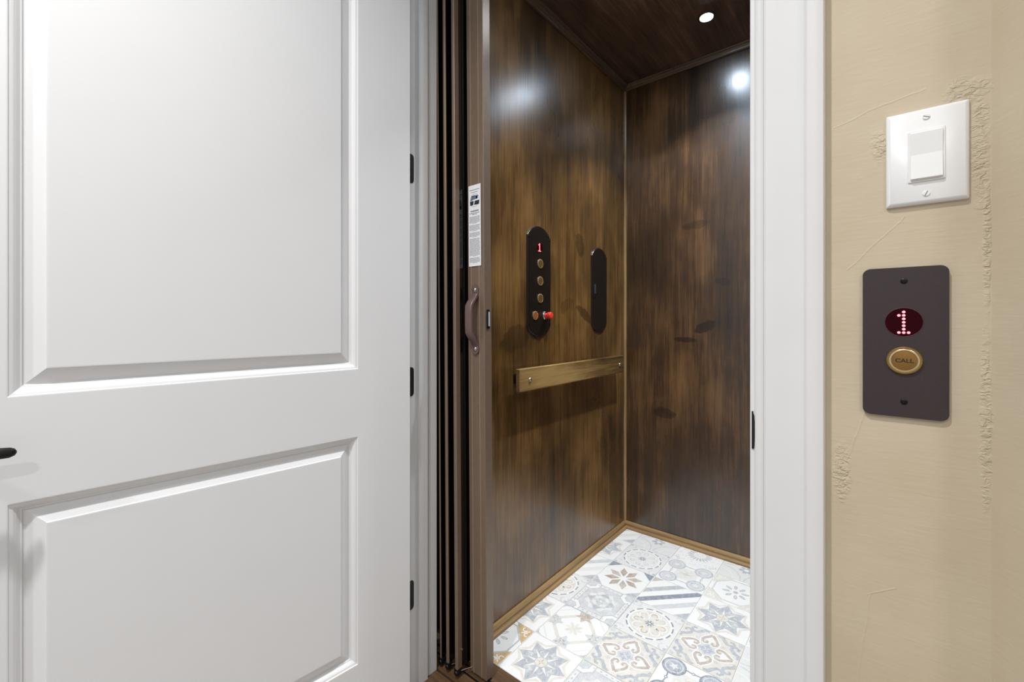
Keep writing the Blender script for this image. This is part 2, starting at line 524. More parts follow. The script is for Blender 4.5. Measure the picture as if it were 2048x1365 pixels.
# ================================================================== SETTING: cab
bm = BM()
box(bm, XW - 0.02, XW, 1.045, YW, 0, ZC)
box(bm, XW - 0.12, XW - 0.02, 1.045, 1.065, 0, ZC)
struct(obj('wall_left', bm, 'wall_wood'), 'dark stained wood veneer left wall of the lift cab', 'wall')
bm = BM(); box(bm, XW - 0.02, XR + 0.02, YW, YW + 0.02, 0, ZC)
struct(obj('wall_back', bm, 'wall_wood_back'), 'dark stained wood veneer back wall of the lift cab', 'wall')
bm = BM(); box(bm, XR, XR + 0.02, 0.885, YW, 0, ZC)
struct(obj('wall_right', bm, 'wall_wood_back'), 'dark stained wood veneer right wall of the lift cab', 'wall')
bm = BM(); box(bm, XW - 0.12, XR + 0.02, 0.885, YW + 0.02, ZC, ZC + 0.02)
struct(obj('ceiling', bm, 'ceil_wood'), 'dark stained wood ceiling of the lift cab', 'ceiling')
bm = BM(); box(bm, XW - 0.02, XR + 0.02, 1.003, YW + 0.02, -0.03, -0.0035)
floor = struct(obj('floor', bm, 'grout'), 'patchwork patterned cement tile floor of the lift cab', 'floor')
bm = BM(); box(bm, -1.15, XR + 0.02, 0.879, 1.0015, -0.03, 0.001)
struct(obj('trim_7', bm, 'sill_wood', bevel=0.001), 'brown wooden cab sill at the gate in front of the tiles', 'sill')
bm = BM(); box(bm, XJL, XJR, 0.782, 0.8705, -0.004, 0.0035)
struct(obj('trim_8', bm, 'sill_wood', bevel=0.0015), 'brown wooden threshold board between the door jambs', 'threshold')
bm = BM()
box(bm, -1.12, XR, 0.9165, 0.9195, 0.001, 0.005)
box(bm, -1.12, XR, 0.9405, 0.9435, 0.001, 0.005)
struct(obj('trim_9', bm, 'black'), 'black metal gate guide track on the cab sill', 'track')

# trims: doubled bead moulding; (p = out from wall, z)
BEAD = [(0.0, 0.0), (0.0215, 0.0), (0.0222, 0.0045), (0.0215, 0.0095), (0.0190, 0.0115), (0.0130, 0.0118), (0.0112, 0.0140), (0.0108, 0.0190),
        (0.0122, 0.0205), (0.0120, 0.0250), (0.0092, 0.0300), (0.0070, 0.0328), (0.0040, 0.0335), (0.0, 0.0335)]
CROWN = [(0.0, ZC), (0.0275, ZC), (0.0290, ZC - 0.003), (0.0275, ZC - 0.0065), (0.0245, ZC - 0.0082), (0.0205, ZC - 0.0088), (0.0190, ZC - 0.0112),
         (0.0150, ZC - 0.0128), (0.0125, ZC - 0.0148), (0.0120, ZC - 0.0180), (0.0110, ZC - 0.0225), (0.0080, ZC - 0.0250), (0.0045, ZC - 0.0252), (0.0, ZC - 0.0240)]


def wall_trim(name, prof, side, mat, lab, cat):
    bm = BM()
    n = len(prof)
    if side == 'left':
        a = [bm.verts.new((XW + p, 1.046, z)) for p, z in prof]; b = [bm.verts.new((XW + p, YW - p, z)) for p, z in prof]
    elif side == 'back':
        a = [bm.verts.new((XW + p, YW - p, z)) for p, z in prof]; b = [bm.verts.new((XR - p, YW - p, z)) for p, z in prof]
    else:
        a = [bm.verts.new((XR - p, 1.004, z)) for p, z in prof]; b = [bm.verts.new((XR - p, YW - p, z)) for p, z in prof]
    bm.faces.new(a); bm.faces.new(b)
    for i in range(n):
        bm.faces.new((a[i], a[(i + 1) % n], b[(i + 1) % n], b[i]))
    return struct(obj(name, bm, mat, smooth=True), lab, cat)


wall_trim('baseboard_left', BEAD, 'left', 'trim_y', 'golden brown base moulding along the left cab wall', 'baseboard')
wall_trim('baseboard_back', BEAD, 'back', 'trim_x', 'golden brown base moulding along the back cab wall', 'baseboard')
wall_trim('baseboard_right', BEAD, 'right', 'trim_y', 'golden brown base moulding along the right cab wall', 'baseboard')
wall_trim('trim_10', CROWN, 'left', 'crown_dim_y', 'brown double bead crown moulding along the left cab wall', 'crown moulding')
wall_trim('trim_11', CROWN, 'back', 'crown_dim_x', 'brown double bead crown moulding along the back cab wall', 'crown moulding')
wall_trim('trim_12', CROWN, 'right', 'crown_dim_y', 'brown double bead crown moulding along the right cab wall', 'crown moulding')
bm = BM()
prism(bm, [(XW, YW), (XW + 0.0095, YW), (XW + 0.0085, YW - 0.0045), (XW + 0.0045, YW - 0.0085), (XW, YW - 0.0095)], 0.032, ZC - 0.022, lambda p, q, l: (p, q, l))
struct(obj('trim_13', bm, 'trim_z'), 'thin golden corner bead where left and back cab walls meet', 'corner trim')

# ------------------------------------------------------------------ floor tiles
PXT, PYT = 0.1885, 0.1912
XS = [-0.888 + PXT * (k - 1) for k in range(8)]
YS = [1.003 + PYT * k for k in range(7)]


class Pat:
    """2-D inlay pattern in a [-1,1] square: list of (polygon, colour, layer)"""
    def __init__(s, base): s.base = base; s.f = []; s.l = 0
    def lay(s): s.l += 1; return s
    def poly(s, pts, c): s.f.append((pts, c, s.l)); return s
    def disc(s, cx, cy, r, c, n=24, ry=None, rot=0):
        pts = []
        ry = r if ry is None else ry
        for i in range(n):
            a = 2 * PI * i / n
            x, y = r * math.cos(a), ry * math.sin(a)
            pts.append((cx + x * math.cos(rot) - y * math.sin(rot), cy + x * math.sin(rot) + y * math.cos(rot)))
        return s.poly(pts, c)
    def star(s, n, r1, r2, c, rot=0, cx=0, cy=0):
        return s.poly([(cx + (r1 if i % 2 == 0 else r2) * math.cos(rot + PI * i / n), cy + (r1 if i % 2 == 0 else r2) * math.sin(rot + PI * i / n)) for i in range(2 * n)], c)
    def stroke(s, pts, w, c):
        m = len(pts)
        L, R = [], []
        for i in range(m):
            x0, y0 = pts[max(i - 1, 0)]; x1, y1 = pts[min(i + 1, m - 1)]
            d = math.hypot(x1 - x0, y1 - y0) or 1
            nx, ny = -(y1 - y0) / d, (x1 - x0) / d
            ww = (w(i / (m - 1)) if callable(w) else w) / 2
            L.append((pts[i][0] + nx * ww, pts[i][1] + ny * ww)); R.append((pts[i][0] - nx * ww, pts[i][1] - ny * ww))
        for i in range(m - 1):
            s.poly([R[i], R[i + 1], L[i + 1], L[i]], c)
        return s
    def arc(s, cx, cy, r, a0, a1, w, c, n=16):
        return s.stroke([(cx + r * math.cos(a0 + (a1 - a0) * i / n), cy + r * math.sin(a0 + (a1 - a0) * i / n)) for i in range(n + 1)], w, c)
    def ring(s, cx, cy, r, w, c, n=28): return s.arc(cx, cy, r, 0, 2 * PI, w, c, n)


def rot4(fn):
    for k in range(4):
        a = k * PI / 2
        ca, sa = math.cos(a), math.sin(a)
        fn(lambda x, y: (x * ca - y * sa, x * sa + y * ca), a)


def p_star():
    p = Pat('white')
    p.lay().star(8, 1.02, 0.80, 'beige', 0)
    p.lay().star(8, 0.90, 0.70, 'white', 0)
    p.lay().star(8, 0.93, 0.60, 'mid', PI / 8 * 0 + PI / 4)
    p.lay()
    for k in range(8):
        a = k * PI / 4 + PI / 8
        for j in (-0.13, 0.13):
            p.disc(0.52 * math.cos(a + j), 0.52 * math.sin(a + j), 0.12, 'grey' if k % 2 else 'blue', 10, 0.05, a + j * 3)
        p.disc(0.67 * math.cos(k * PI / 4), 0.67 * math.sin(k * PI / 4), 0.10, 'blue', 10, 0.075, k * PI / 4)
    p.lay()
    for k in range(8):
        a = k * PI / 4 + 0.12
        r1 = 0.62 if k % 2 else 0.56
        c, s_ = math.cos(a), math.sin(a)
        p.poly([(0.22 * c - 0.045 * s_, 0.22 * s_ + 0.045 * c), (0.22 * c + 0.045 * s_, 0.22 * s_ - 0.045 * c), (r1 * c, r1 * s_)], 'white')
        b = a + PI / 8
        p.arc(0.42 * math.cos(b), 0.42 * math.sin(b), 0.07, b - 0.6, b + 1.6, 0.028, 'pale', 6)
    p.lay().disc(0, 0, 0.235, 'mid'); p.lay().disc(0, 0, 0.205, 'beige')
    p.lay()
    for k in range(4):
        a = k * PI / 2
        p.disc(0.07 * math.cos(a), 0.07 * math.sin(a), 0.05, 'taupe', 8, 0.02, a)
        p.disc(0.15 * math.cos(a), 0.15 * math.sin(a), 0.018, 'taupe', 6)
    return p


def p_oct(corner='gold', line='mid', petal='mid'):
    p = Pat('white')
    p.lay()
    for k in range(4):
        sx, sy = ((1, 1), (-1, 1), (-1, -1), (1, -1))[k]
        p.poly([(sx, sy), (sx * 0.24, sy), (sx * 0.36, sy * 0.86), (sx * 0.86, sy * 0.36), (sx, sy * 0.24)], corner)
    p.lay()
    o = [(1.0 * math.cos(PI / 8 + k * PI / 4), 1.0 * math.sin(PI / 8 + k * PI / 4)) for k in range(9)]
    p.stroke([(x * 0.91, y * 0.91) for x, y in o], 0.07, line)
    for k in range(4):
        a = PI / 4 + k * PI / 2
        c, s_ = math.cos(a), math.sin(a)
        for sg in (1, -1):
            ox, oy = 1.12 * c - sg * 0.14 * s_, 1.12 * s_ + sg * 0.14 * c
            p.arc(ox, oy, 0.085, a + PI * 0.5 * sg, a + PI * 0.5 * sg + sg * PI * 1.25, 0.04, 'white', 8)
        p.stroke([(0.95 * c, 0.95 * s_), (1.28 * c, 1.28 * s_)], 0.05, 'white')
        p.disc(1.06 * c, 1.06 * s_, 0.05, 'pale', 8)
    p.lay()
    for k in range(8):
        a = k * PI / 4 + 0.2
        p.disc(0.36 * math.cos(a), 0.36 * math.sin(a), 0.155, petal, 12, 0.068, a)
    p.lay()
    for k in range(8):
        a = k * PI / 4 + 0.2
        p.disc(0.37 * math.cos(a), 0.37 * math.sin(a), 0.10, 'grey' if petal == 'mid' else 'mid', 10, 0.03, a)
    p.disc(0, 0, 0.10, petal, 12)
    return p


def p_med():
    p = Pat('grey')
    q = [(1, 0.72), (0.72, 0.72), (0.72, 1), (-0.72, 1), (-0.72, 0.72), (-1, 0.72), (-1, -0.72), (-0.72, -0.72), (-0.72, -1), (0.72, -1), (0.72, -0.72), (1, -0.72)]
    p.lay()
    def fr(T, a):
        # bracketed border band along each side
        band = [T(-0.96, 0.62), T(-0.80, 0.80), T(-0.62, 0.96)]
        p.stroke([T(-1, 0.60), T(-0.78, 0.60), T(-0.60, 0.78), T(-0.60, 1)], 0.22, 'white')
        p.stroke([T(-0.46, 0.90), T(0.46, 0.90)], 0.15, 'pale')
    rot4(fr)
    p.lay()
    def fr2(T, a):
        p.stroke([T(-1, 0.50), T(-0.74, 0.50), T(-0.50, 0.74), T(-0.50, 1)], 0.035, 'mid')
        p.stroke([T(-1, 0.69), T(-0.80, 0.69), T(-0.69, 0.80), T(-0.69, 1)], 0.03, 'mid')
        p.stroke([T(-0.50, 0.82), T(0.50, 0.82)], 0.03, 'mid')
        for t in (-0.3, -0.1, 0.1, 0.3):
            p.disc(*T(t, 0.91), 0.05, 'mid', 8, 0.026, a)
        for t in (0.12, 0.35, 0.6):
            p.disc(*T(-0.92 + t * 0.6, 0.60 + t * 0.5), 0.04, 'mid', 8, 0.022, a + 0.6)
    rot4(fr2)
    p.lay().star(8, 0.66, 0.52, 'pale', PI / 8)
    p.lay().star(4, 0.62, 0.40, 'mid', 0)
    p.lay().star(4, 0.50, 0.33, 'grey', PI / 4)
    p.lay()
    for k in range(4):
        a = k * PI / 2 + PI / 4
        p.disc(0.27 * math.cos(a), 0.27 * math.sin(a), 0.15, 'pale', 12, 0.08, a + PI / 2)
    p.lay().star(4, 0.22, 0.09, 'mid', PI / 4)
    p.lay().disc(0, 0, 0.07, 'pale', 10)
    return p


def p_dia():
    p = Pat('white')
    p.lay()
    def f(T, a):
        p.stroke([T(-0.86, 0.10), T(-0.10, 0.86)], 0.13, 'beige')
        p.stroke([T(-0.98, 0.55), T(-0.55, 0.98)], 0.05, 'pale')
    rot4(f)
    p.lay()
    def g(T, a):
        p.poly([T(-0.30, 1), T(-0.22, 0.78), T(-0.36, 0.66), T(-0.12, 0.66), T(0, 0.46), T(0.12, 0.66), T(0.36, 0.66), T(0.22, 0.78), T(0.30, 1)], 'taupe' if a < 0.1 else 'grey')
        p.poly([T(0.78, 1), T(0.93, 0.93), T(1, 0.78), T(1, 1)], 'mid')
    rot4(g)
    p.lay()
    rr = random.Random(3)
    def g2(T, a):
        for i in range(26):
            x = rr.uniform(-0.2, 0.2); y = rr.uniform(0.68, 0.98)
            p.disc(*T(x, y), rr.uniform(0.016, 0.03), rr.choice(['brown', 'mid', 'pale', 'brown']), 6)
    rot4(g2)
    p.lay()
    for k in range(8):
        a = k * PI / 4
        p.disc(0.20 * math.cos(a), 0.20 * math.sin(a), 0.14, 'beige' if k % 2 else 'pale', 10, 0.06, a)
    p.lay().disc(0, 0, 0.08, 'beige', 10)
    return p


def p_heart():
    p = Pat('beige')
    p.lay()
    p.disc(0, 0, 0.30, 'grey', 16)
    def f(T, a):
        # outward pointing heart at each side
        for sg in (1, -1):
            pts = [T(sg * x, y) for x, y in ((0, 0.88), (0.08, 0.76), (0.20, 0.62), (0.27, 0.48), (0.24, 0.34), (0.14, 0.29), (0.06, 0.35), (0.07, 0.44), (0.13, 0.44))]
            p.stroke(pts, lambda t: 0.17 - 0.03 * t if t < 0.7 else 0.12, 'white')
        p.poly([T(0, 0.80), T(-0.2, 0.52), T(0, 0.36), T(0.2, 0.52)], 'white')
        # corner tiles
        p.disc(*T(0.93, 0.93), 0.12, 'grey', 8)
    rot4(f)
    p.lay()
    def g(T, a):
        for sg in (1, -1):
            pts = [T(sg * x, y) for x, y in ((0.005, 0.84), (0.08, 0.735), (0.185, 0.61), (0.255, 0.48), (0.235, 0.36), (0.15, 0.31), (0.075, 0.355), (0.08, 0.43), (0.13, 0.43))]
            p.stroke(pts, lambda t: 0.115 - 0.035 * t, 'taupe')
            # blue grey curls towards the corners
            cp = [T(sg * x, y) for x, y in ((0.16, 0.99), (0.32, 0.93), (0.40, 0.80), (0.52, 0.68), (0.66, 0.68), (0.72, 0.80), (0.66, 0.90), (0.56, 0.88))]
            p.stroke(cp, lambda t: 0.15 - 0.06 * t, 'mid' if sg > 0 else 'blue')
        p.star(4, 0.15, 0.05, 'blue', a, *T(0, 0.13))
        p.disc(*T(0.42, 0.42), 0.065, 'grey', 8)
    rot4(g)
    p.lay()
    def q(T, a):
        p.disc(*T(0, 0.60), 0.055, 'white', 8); p.disc(*T(0.055, 0.54), 0.05, 'white', 8); p.disc(*T(-0.055, 0.54), 0.05, 'white', 8)
    rot4(q)
    p.disc(0, 0, 0.05, 'grey', 8)
    return p


def p_corner(tint='grey', line='mid'):
    p = Pat('white')
    p.lay().star(4, 0.72, 0.46, 'pale', PI / 4)
    p.lay()
    def f(T, a):
        p.disc(*T(0.60, 0.60), 0.39, line, 24)
        p.stroke([T(-0.36, 0.70), T(-0.10, 0.66), T(0.10, 0.66), T(0.36, 0.70)], 0.045, line)
        p.disc(*T(0, 0.66), 0.06, line, 10)
    rot4(f)
    p.lay()
    def g(T, a):
        p.disc(*T(0.60, 0.60), 0.34, tint, 24)
        p.disc(*T(0, 0.66), 0.03, 'white', 8)
        p.disc(*T(0, 0.28), 0.16, 'beige', 12, 0.12, a)
    rot4(g)
    p.lay()
    def h_(T, a):
        cx, cy = T(0.60, 0.60)
        p.star(5, 0.17, 0.075, 'pale', a + PI / 4, cx, cy)
        for sg in (1, -1):
            sx, sy = T(0.42 + (0.10 if sg > 0 else -0.06), 0.42 + (0.10 if sg < 0 else -0.06))
            p.arc(sx, sy, 0.075, a + PI / 4, a + PI / 4 + sg * 4.6, 0.035, line, 10)
        x, y = T(0, 0.28)
        p.arc(x, y, 0.075, a, a + PI, 0.035, 'white', 8)
        p.ring(cx, cy, 0.275, 0.018, 'white', 20)
    rot4(h_)
    p.lay().star(4, 0.20, 0.10, 'grey', 0)
    return p


def p_dash(warm=True):
    p = Pat('pale')
    p.lay()
    def f(T, a):
        for sg in (1, -1):
            p.arc(*T(0.84, 0.84), 0.16, a + (0.2 if sg > 0 else 3.6), a + (2.6 if sg > 0 else 6.0), 0.05, 'grey', 8)
        p.disc(*T(0.93, 0.93), 0.07, 'mid', 8)
    rot4(f)
    p.disc(0, 0, 0.88, 'white', 40)
    p.lay().disc(0, 0, 0.74, 'beige' if warm else 'pale', 36)
    p.lay()
    for k in range(14):
        a0 = k * 2 * PI / 14
        p.arc(0, 0, 0.845, a0, a0 + 0.31, 0.055, 'dark', 4)
    rr = random.Random(11)
    for k in range(8):
        a = k * PI / 4
        c, s_ = math.cos(a), math.sin(a)
        p.arc(0.50 * c, 0.50 * s_, 0.17, a - 2.2, a + 2.2, 0.035, 'white', 10)
        p.arc(0.50 * c, 0.50 * s_, 0.10, a - 2.0, a + 2.4, 0.04, 'grey' if k % 2 else ('taupe' if warm else 'grey'), 8)
        b = a + PI / 8
        p.disc(0.62 * math.cos(b), 0.62 * math.sin(b), 0.06, 'white' if k % 2 else 'grey', 8, 0.03, b)
        p.disc(0.33 * math.cos(b), 0.33 * math.sin(b), 0.09, 'white', 8, 0.03, b)
        if warm and k % 2:
            p.disc(0.40 * math.cos(b), 0.40 * math.sin(b), 0.09, 'gold' if k == 5 else 'taupe', 8, 0.045, b)
    p.lay()
    for k in range(8):
        a = k * PI / 4
        p.disc(0.11 * math.cos(a), 0.11 * math.sin(a), 0.075, 'dark', 8, 0.03, a)
    return p


def p_stripe(cols=('grey', 'dark', 'mid')):
    p = Pat('white')
    p.lay()
    # diagonal bands; clipped to the square
    def band(c0, c1, col):
        pts = []
        for a, b in (((-1, -1), (1, -1)), ((1, -1), (1, 1)), ((1, 1), (-1, 1)), ((-1, 1), (-1, -1))):
            va, vb = a[0] - a[1], b[0] - b[1]
            if c0 <= va <= c1: pts.append(a)
            cr = []
            for c in (c0, c1):
                if (va - c) * (vb - c) < 0:
                    t = (c - va) / (vb - va)
                    cr.append((t, (a[0] + (b[0] - a[0]) * t, a[1] + (b[1] - a[1]) * t)))
            for _, q in sorted(cr): pts.append(q)
        p.poly(pts, col)
    band(0.62, 1.0, cols[0])
    band(-0.19, 0.19, cols[1])
    band(-1.0, -0.62, cols[2])
    band(1.5, 2.0, 'mid'); band(-2.0, -1.6, 'taupe')
    return p


def p_eight():
    p = Pat('white')
    p.lay()
    for k in range(8):
        a = k * PI / 4 + PI / 8
        c, s_ = math.cos(a), math.sin(a)
        r1, r2, w = 0.14, 0.84, 0.165
        rm = 0.50
        p.poly([(r1 * c, r1 * s_), (rm * c + w * s_, rm * s_ - w * c), (r2 * c, r2 * s_), (rm * c - w * s_, rm * s_ + w * c)], 'brown' if k % 3 else 'taupe')
    def f(T, a):
        p.poly([T(1, 1), T(0.52, 1), T(1, 0.52)], 'dark' if a < 2 else 'mid')
    rot4(f)
    return p


def p_arc():
    p = Pat('pale')
    p.lay()
    def f(T, a):
        p.arc(*T(1, 1), 0.92, a + PI, a + 1.5 * PI, 0.055, 'grey', 14)
        p.arc(*T(1, 1), 0.62, a + PI, a + 1.5 * PI, 0.03, 'white', 12)
    rot4(f)
    rr = random.Random(5)
    for i in range(30):
        p.disc(rr.uniform(-0.9, 0.9), rr.uniform(-0.9, 0.9), 0.02, 'grey', 6)
    p.lay()
    for k in range(6):
        a = k * PI / 3 + 0.3
        p.disc(0.20 * math.cos(a), 0.20 * math.sin(a), 0.13, 'blue', 10, 0.09, a)
    p.lay().disc(0, 0, 0.10, 'white', 10)
    return p


def p_burst():
    p = Pat('white')
    p.lay()
    for k in range(20):
        a = k * 2 * PI / 20
        p.disc(0.42 * math.cos(a), 0.42 * math.sin(a), 0.16, 'mid' if k % 3 else 'blue', 8, 0.04, a)
    for cx, cy in ((1, 1), (-1, 1), (-1, -1), (1, -1)):
        for k in range(20):
            a = k * 2 * PI / 20
            x, y = cx + 0.30 * math.cos(a), cy + 0.30 * math.sin(a)
            if abs(x) < 0.93 and abs(y) < 0.93:
                p.disc(x, y, 0.10, 'grey', 8, 0.03, a)
    rr = random.Random(9)
    for i in range(110):
        x, y = rr.uniform(-0.95, 0.95), rr.uniform(-0.95, 0.95)
        if 0.62 < math.hypot(x, y) and math.hypot(abs(x) - 1, abs(y) - 1) > 0.42:
            p.disc(x, y, 0.036, 'grey', 6, 0.022, rr.uniform(0, 3))
    p.lay()
    for k in range(10):
        a = k * PI / 5
        p.disc(0.16 * math.cos(a), 0.16 * math.sin(a), 0.10, 'pale', 8, 0.03, a)
    return p


def tile_mesh(name, pat):
    """one tile: bevelled body with the print as inlaid facets a hair above the glaze"""
    bm = BM()
    hw, hh = PXT / 2 - 0.0013, PYT / 2 - 0.0013
    e = 0.0008
    def rect(w, h): return [(w, h), (-w, h), (-w, -h), (w, -h)]
    stack(bm, [(rect(hw, hh), -0.0035), (rect(hw, hh), -e), (rect(hw - e, hh - e), 0.0)], lambda p, q, l: (p, q, l))
    bmesh.ops.recalc_face_normals(bm, faces=bm.faces)
    for f in bm.faces: f.material_index = TK.index(pat.base)
    w, h = hw - e - 0.0004, hh - e - 0.0004
    tb = BM()
    for idx, (pts, c, l) in enumerate(pat.f):
        zz = 0.00006 * l + 1.0e-7 * idx
        vs = [tb.verts.new((x * w, y * h, zz)) for x, y in pts]
        try:
            f = tb.faces.new(vs)
        except ValueError:
            continue
        f.normal_update()
        if f.normal.z < 0: f.normal_flip()
        f.material_index = TK.index(c)
    for co, no in (((w, 0, 0), (1, 0, 0)), ((-w, 0, 0), (-1, 0, 0)), ((0, h, 0), (0, 1, 0)), ((0, -h, 0), (0, -1, 0))):
        bmesh.ops.bisect_plane(tb, geom=tb.verts[:] + tb.edges[:] + tb.faces[:], plane_co=co, plane_no=no, clear_outer=True)
    me2 = bpy.data.meshes.new('tmp'); tb.to_mesh(me2); tb.free()
    bm.from_mesh(me2); bpy.data.meshes.remove(me2)
    me = bpy.data.meshes.new(name)
    bm.to_mesh(me); bm.free()
    for k in TK: me.materials.append(M['t_' + k])
    return me


PATS = dict(star=p_star(), oct=p_oct(), octg=p_oct('beige', 'grey', 'mid'), med=p_med(), dia=p_dia(), heart=p_heart(), corner=p_corner(),
            cornerb=p_corner('blue', 'dark'), dash=p_dash(True), dashg=p_dash(False), stripe=p_stripe(), stripeg=p_stripe(('pale', 'grey', 'pale')), eight=p_eight(), arc=p_arc(), burst=p_burst())
TM = {k: tile_mesh('tile_' + k, v) for k, v in PATS.items()}
LAY = {(0, 0): ('oct', 0), (1, 0): ('star', 0), (2, 0): ('med', 0), (3, 0): ('dia', 0), (4, 0): ('octg', 0), (5, 0): ('heart', 0),
       (0, 1): ('star', 0), (1, 1): ('dia', 3), (2, 1): ('heart', 0), (3, 1): ('cornerb', 0), (4, 1): ('dash', 0), (5, 1): ('star', 0),
       (0, 2): ('dash', 1), (1, 2): ('med', 0), (2, 2): ('dash', 0), (3, 2): ('heart', 0), (4, 2): ('arc', 0), (5, 2): ('eight', 0),
       (0, 3): ('stripeg', 0), (1, 3): ('eight', 0), (2, 3): ('stripe', 0), (3, 3): ('star', 0), (4, 3): ('corner', 0), (5, 3): ('dashg', 0),
       (0, 4): ('star', 0), (1, 4): ('dashg', 0), (2, 4): ('corner', 0), (3, 4): ('octg', 0), (4, 4): ('stripe', 0), (5, 4): ('med', 0),
       (0, 5): ('stripeg', 0), (1, 5): ('arc', 0), (2, 5): ('burst', 0), (3, 5): ('arc', 1), (4, 5): ('dia', 0), (5, 5): ('heart', 0)}
X_LO, X_HI, Y_HI = XW + 0.004, XR - 0.004, YW - 0.004
for (c, r), (k, q) in LAY.items():
    cx, cy = XS[c] + PXT / 2, YS[r] + PYT / 2
    me = TM[k]
    x0, x1, y1 = XS[c], XS[c] + PXT, YS[r] + PYT
    if x0 < X_LO or x1 > X_HI or y1 > Y_HI:
        tb = BM(); tb.from_mesh(me)
        for co, no, on in (((X_LO - cx, 0, 0), (-1, 0, 0), x0 < X_LO), ((X_HI - cx, 0, 0), (1, 0, 0), x1 > X_HI), ((0, Y_HI - cy, 0), (0, 1, 0), y1 > Y_HI)):
            if on:
                bmesh.ops.bisect_plane(tb, geom=tb.verts[:] + tb.edges[:] + tb.faces[:], plane_co=co, plane_no=no, clear_outer=True)
        me = bpy.data.meshes.new('tile_cut_' + k)
        for kk in TK: me.materials.append(M['t_' + kk])
        tb.to_mesh(me); tb.free()
        q = 0
    t = bpy.data.objects.new('tile', me)
    COL.objects.link(t)
    t.parent = floor
    t.location = (cx, cy, 0)
    if q % 2 == 0: t.rotation_euler = (0, 0, q * PI / 2)

# ================================================================== OBJECTS
# ------------------------------------------------------------------ open white panel door
P0 = Vector((-0.985, 0.7485, 0.0))
DANG = math.atan2(-0.99565, -0.09323)
DW, DH, DT = 0.868, 2.325, 0.035
PX0, PX1 = 0.148, 0.729                      # panel outer edges along the width
PANELS = [(0.191, 0.765), (0.933, 2.185)]
bm = BM()
box(bm, 0, PX0, -DT, 0, 0.008, DH)
box(bm, PX1, DW, -DT, 0, 0.008, DH)
for z0, z1 in ((0.008, 0.191), (0.765, 0.933), (2.185, DH)):
    box(bm, PX0, PX1, -DT, 0, z0, z1)
bmesh.ops.remove_doubles(bm, verts=bm.verts, dist=1e-5)
door = obj('door_1', bm, 'white')
door.location = P0
door.rotation_euler = (0, 0, DANG)
struct(door, 'white two panel hinged door standing open on the left', 'door')
PROF = [(0.0, 0.0), (0.0016, -0.0003), (0.0030, -0.0022), (0.0042, -0.0024), (0.0072, -0.0034), (0.0102, -0.0058), (0.0126, -0.0086), (0.0142, -0.0104), (0.0158, -0.0108),
        (0.0172, -0.0142), (0.0195, -0.0144), (0.0425, -0.0046), (0.0436, -0.0026), (0.0452, -0.0024)]
for z0, z1 in PANELS:
    bm = BM()
    rings = []
    for s, d in PROF:
        rings.append([bm.verts.new(v) for v in ((PX0 + s, d, z0 + s), (PX1 - s, d, z0 + s), (PX1 - s, d, z1 - s), (PX0 + s, d, z1 - s))])
    for a, b in zip(rings, rings[1:]):
        for i in range(4):
            bm.faces.new((a[i], a[(i + 1) % 4], b[(i + 1) % 4], b[i]))
    bm.faces.new(rings[-1])
    bk = [bm.verts.new(v) for v in ((PX0, -DT + 0.003, z0), (PX1, -DT + 0.003, z0), (PX1, -DT + 0.003, z1), (PX0, -DT + 0.003, z1))]
    bm.faces.new(bk[::-1])
    for i in range(4):
        bm.faces.new((rings[0][i], rings[0][(i + 1) % 4], bk[(i + 1) % 4], bk[i]))
    obj('panel', bm, 'white', door)
# hinges: leaf let into the jamb, leaf on the door edge, barrel
HZ = [0.2717, 0.8813, 1.4901, 2.099]
Rinv = Matrix.Rotation(-DANG, 4, 'Z')


def to_door(x, y, z):
    return Rinv @ (Vector((x, y, z)) - P0)


for z in HZ:
    bm = BM()
    pts = [(0.7575, -0.0415), (0.7790, -0.0415), (0.7840, -0.0400), (0.7872, -0.0360), (0.7880, -0.0310), (0.7880, 0.0310), (0.7872, 0.0360), (0.7840, 0.0400), (0.7790, 0.0415), (0.7575, 0.0415)]
    prism(bm, pts, XJL - 0.001, XJL + 0.0014, lambda p, q, l: to_door(l, p, z + q))
    hg = obj('hinge', bm, 'hinge', door)
    bm = BM()
    lathe(bm, [(0.005, -0.0445), (0.006, -0.0425), (0.006, 0.0425), (0.005, 0.0445)], lambda p, q, l: to_door(-1.0275 + p * 0.8, 0.7415 + q * 0.8 - 0.004, z + l), 14)
    obj('barrel', bm, 'hinge', hg, smooth=True)
    for zz in (-0.026, 0.0, 0.026):
        bm = BM()
        lathe(bm, [(0.0034, 0.0), (0.0034, 0.0022), (0.0026, 0.0028)], lambda p, q, l: to_door(XJL + l, 0.775 + p, z + zz + q), 12)
        obj('screw', bm, 'black', hg)
# lever handle, black
bm = BM()
LX, LZ = 0.806, 0.857
lathe(bm, [(0.030, 0.0), (0.031, 0.003), (0.029, 0.007), (0.012, 0.009), (0.011, 0.040), (0.0, 0.041)], lambda p, q, l: (LX + p, l, LZ + q), 28)
rose = obj('door_handle', bm, 'black', door, smooth=True)
bm = BM()
pts = [(LX + 0.012, 0.046, LZ + 0.001), (LX, 0.047, LZ + 0.001), (LX - 0.02, 0.048, LZ + 0.001), (LX - 0.045, 0.0475, LZ), (LX - 0.07, 0.046, LZ - 0.001), (LX - 0.084, 0.0445, LZ - 0.002), (LX - 0.089, 0.0440, LZ - 0.002), (LX - 0.091, 0.0438, LZ - 0.002)]
tube(bm, pts, [(0.006, 0.007), (0.008, 0.010), (0.008, 0.0095), (0.007, 0.009), (0.007, 0.0088), (0.0062, 0.0078), (0.0042, 0.0052), (0.0012, 0.0015)], 16)
obj('lever', bm, 'black', rose, smooth=True)

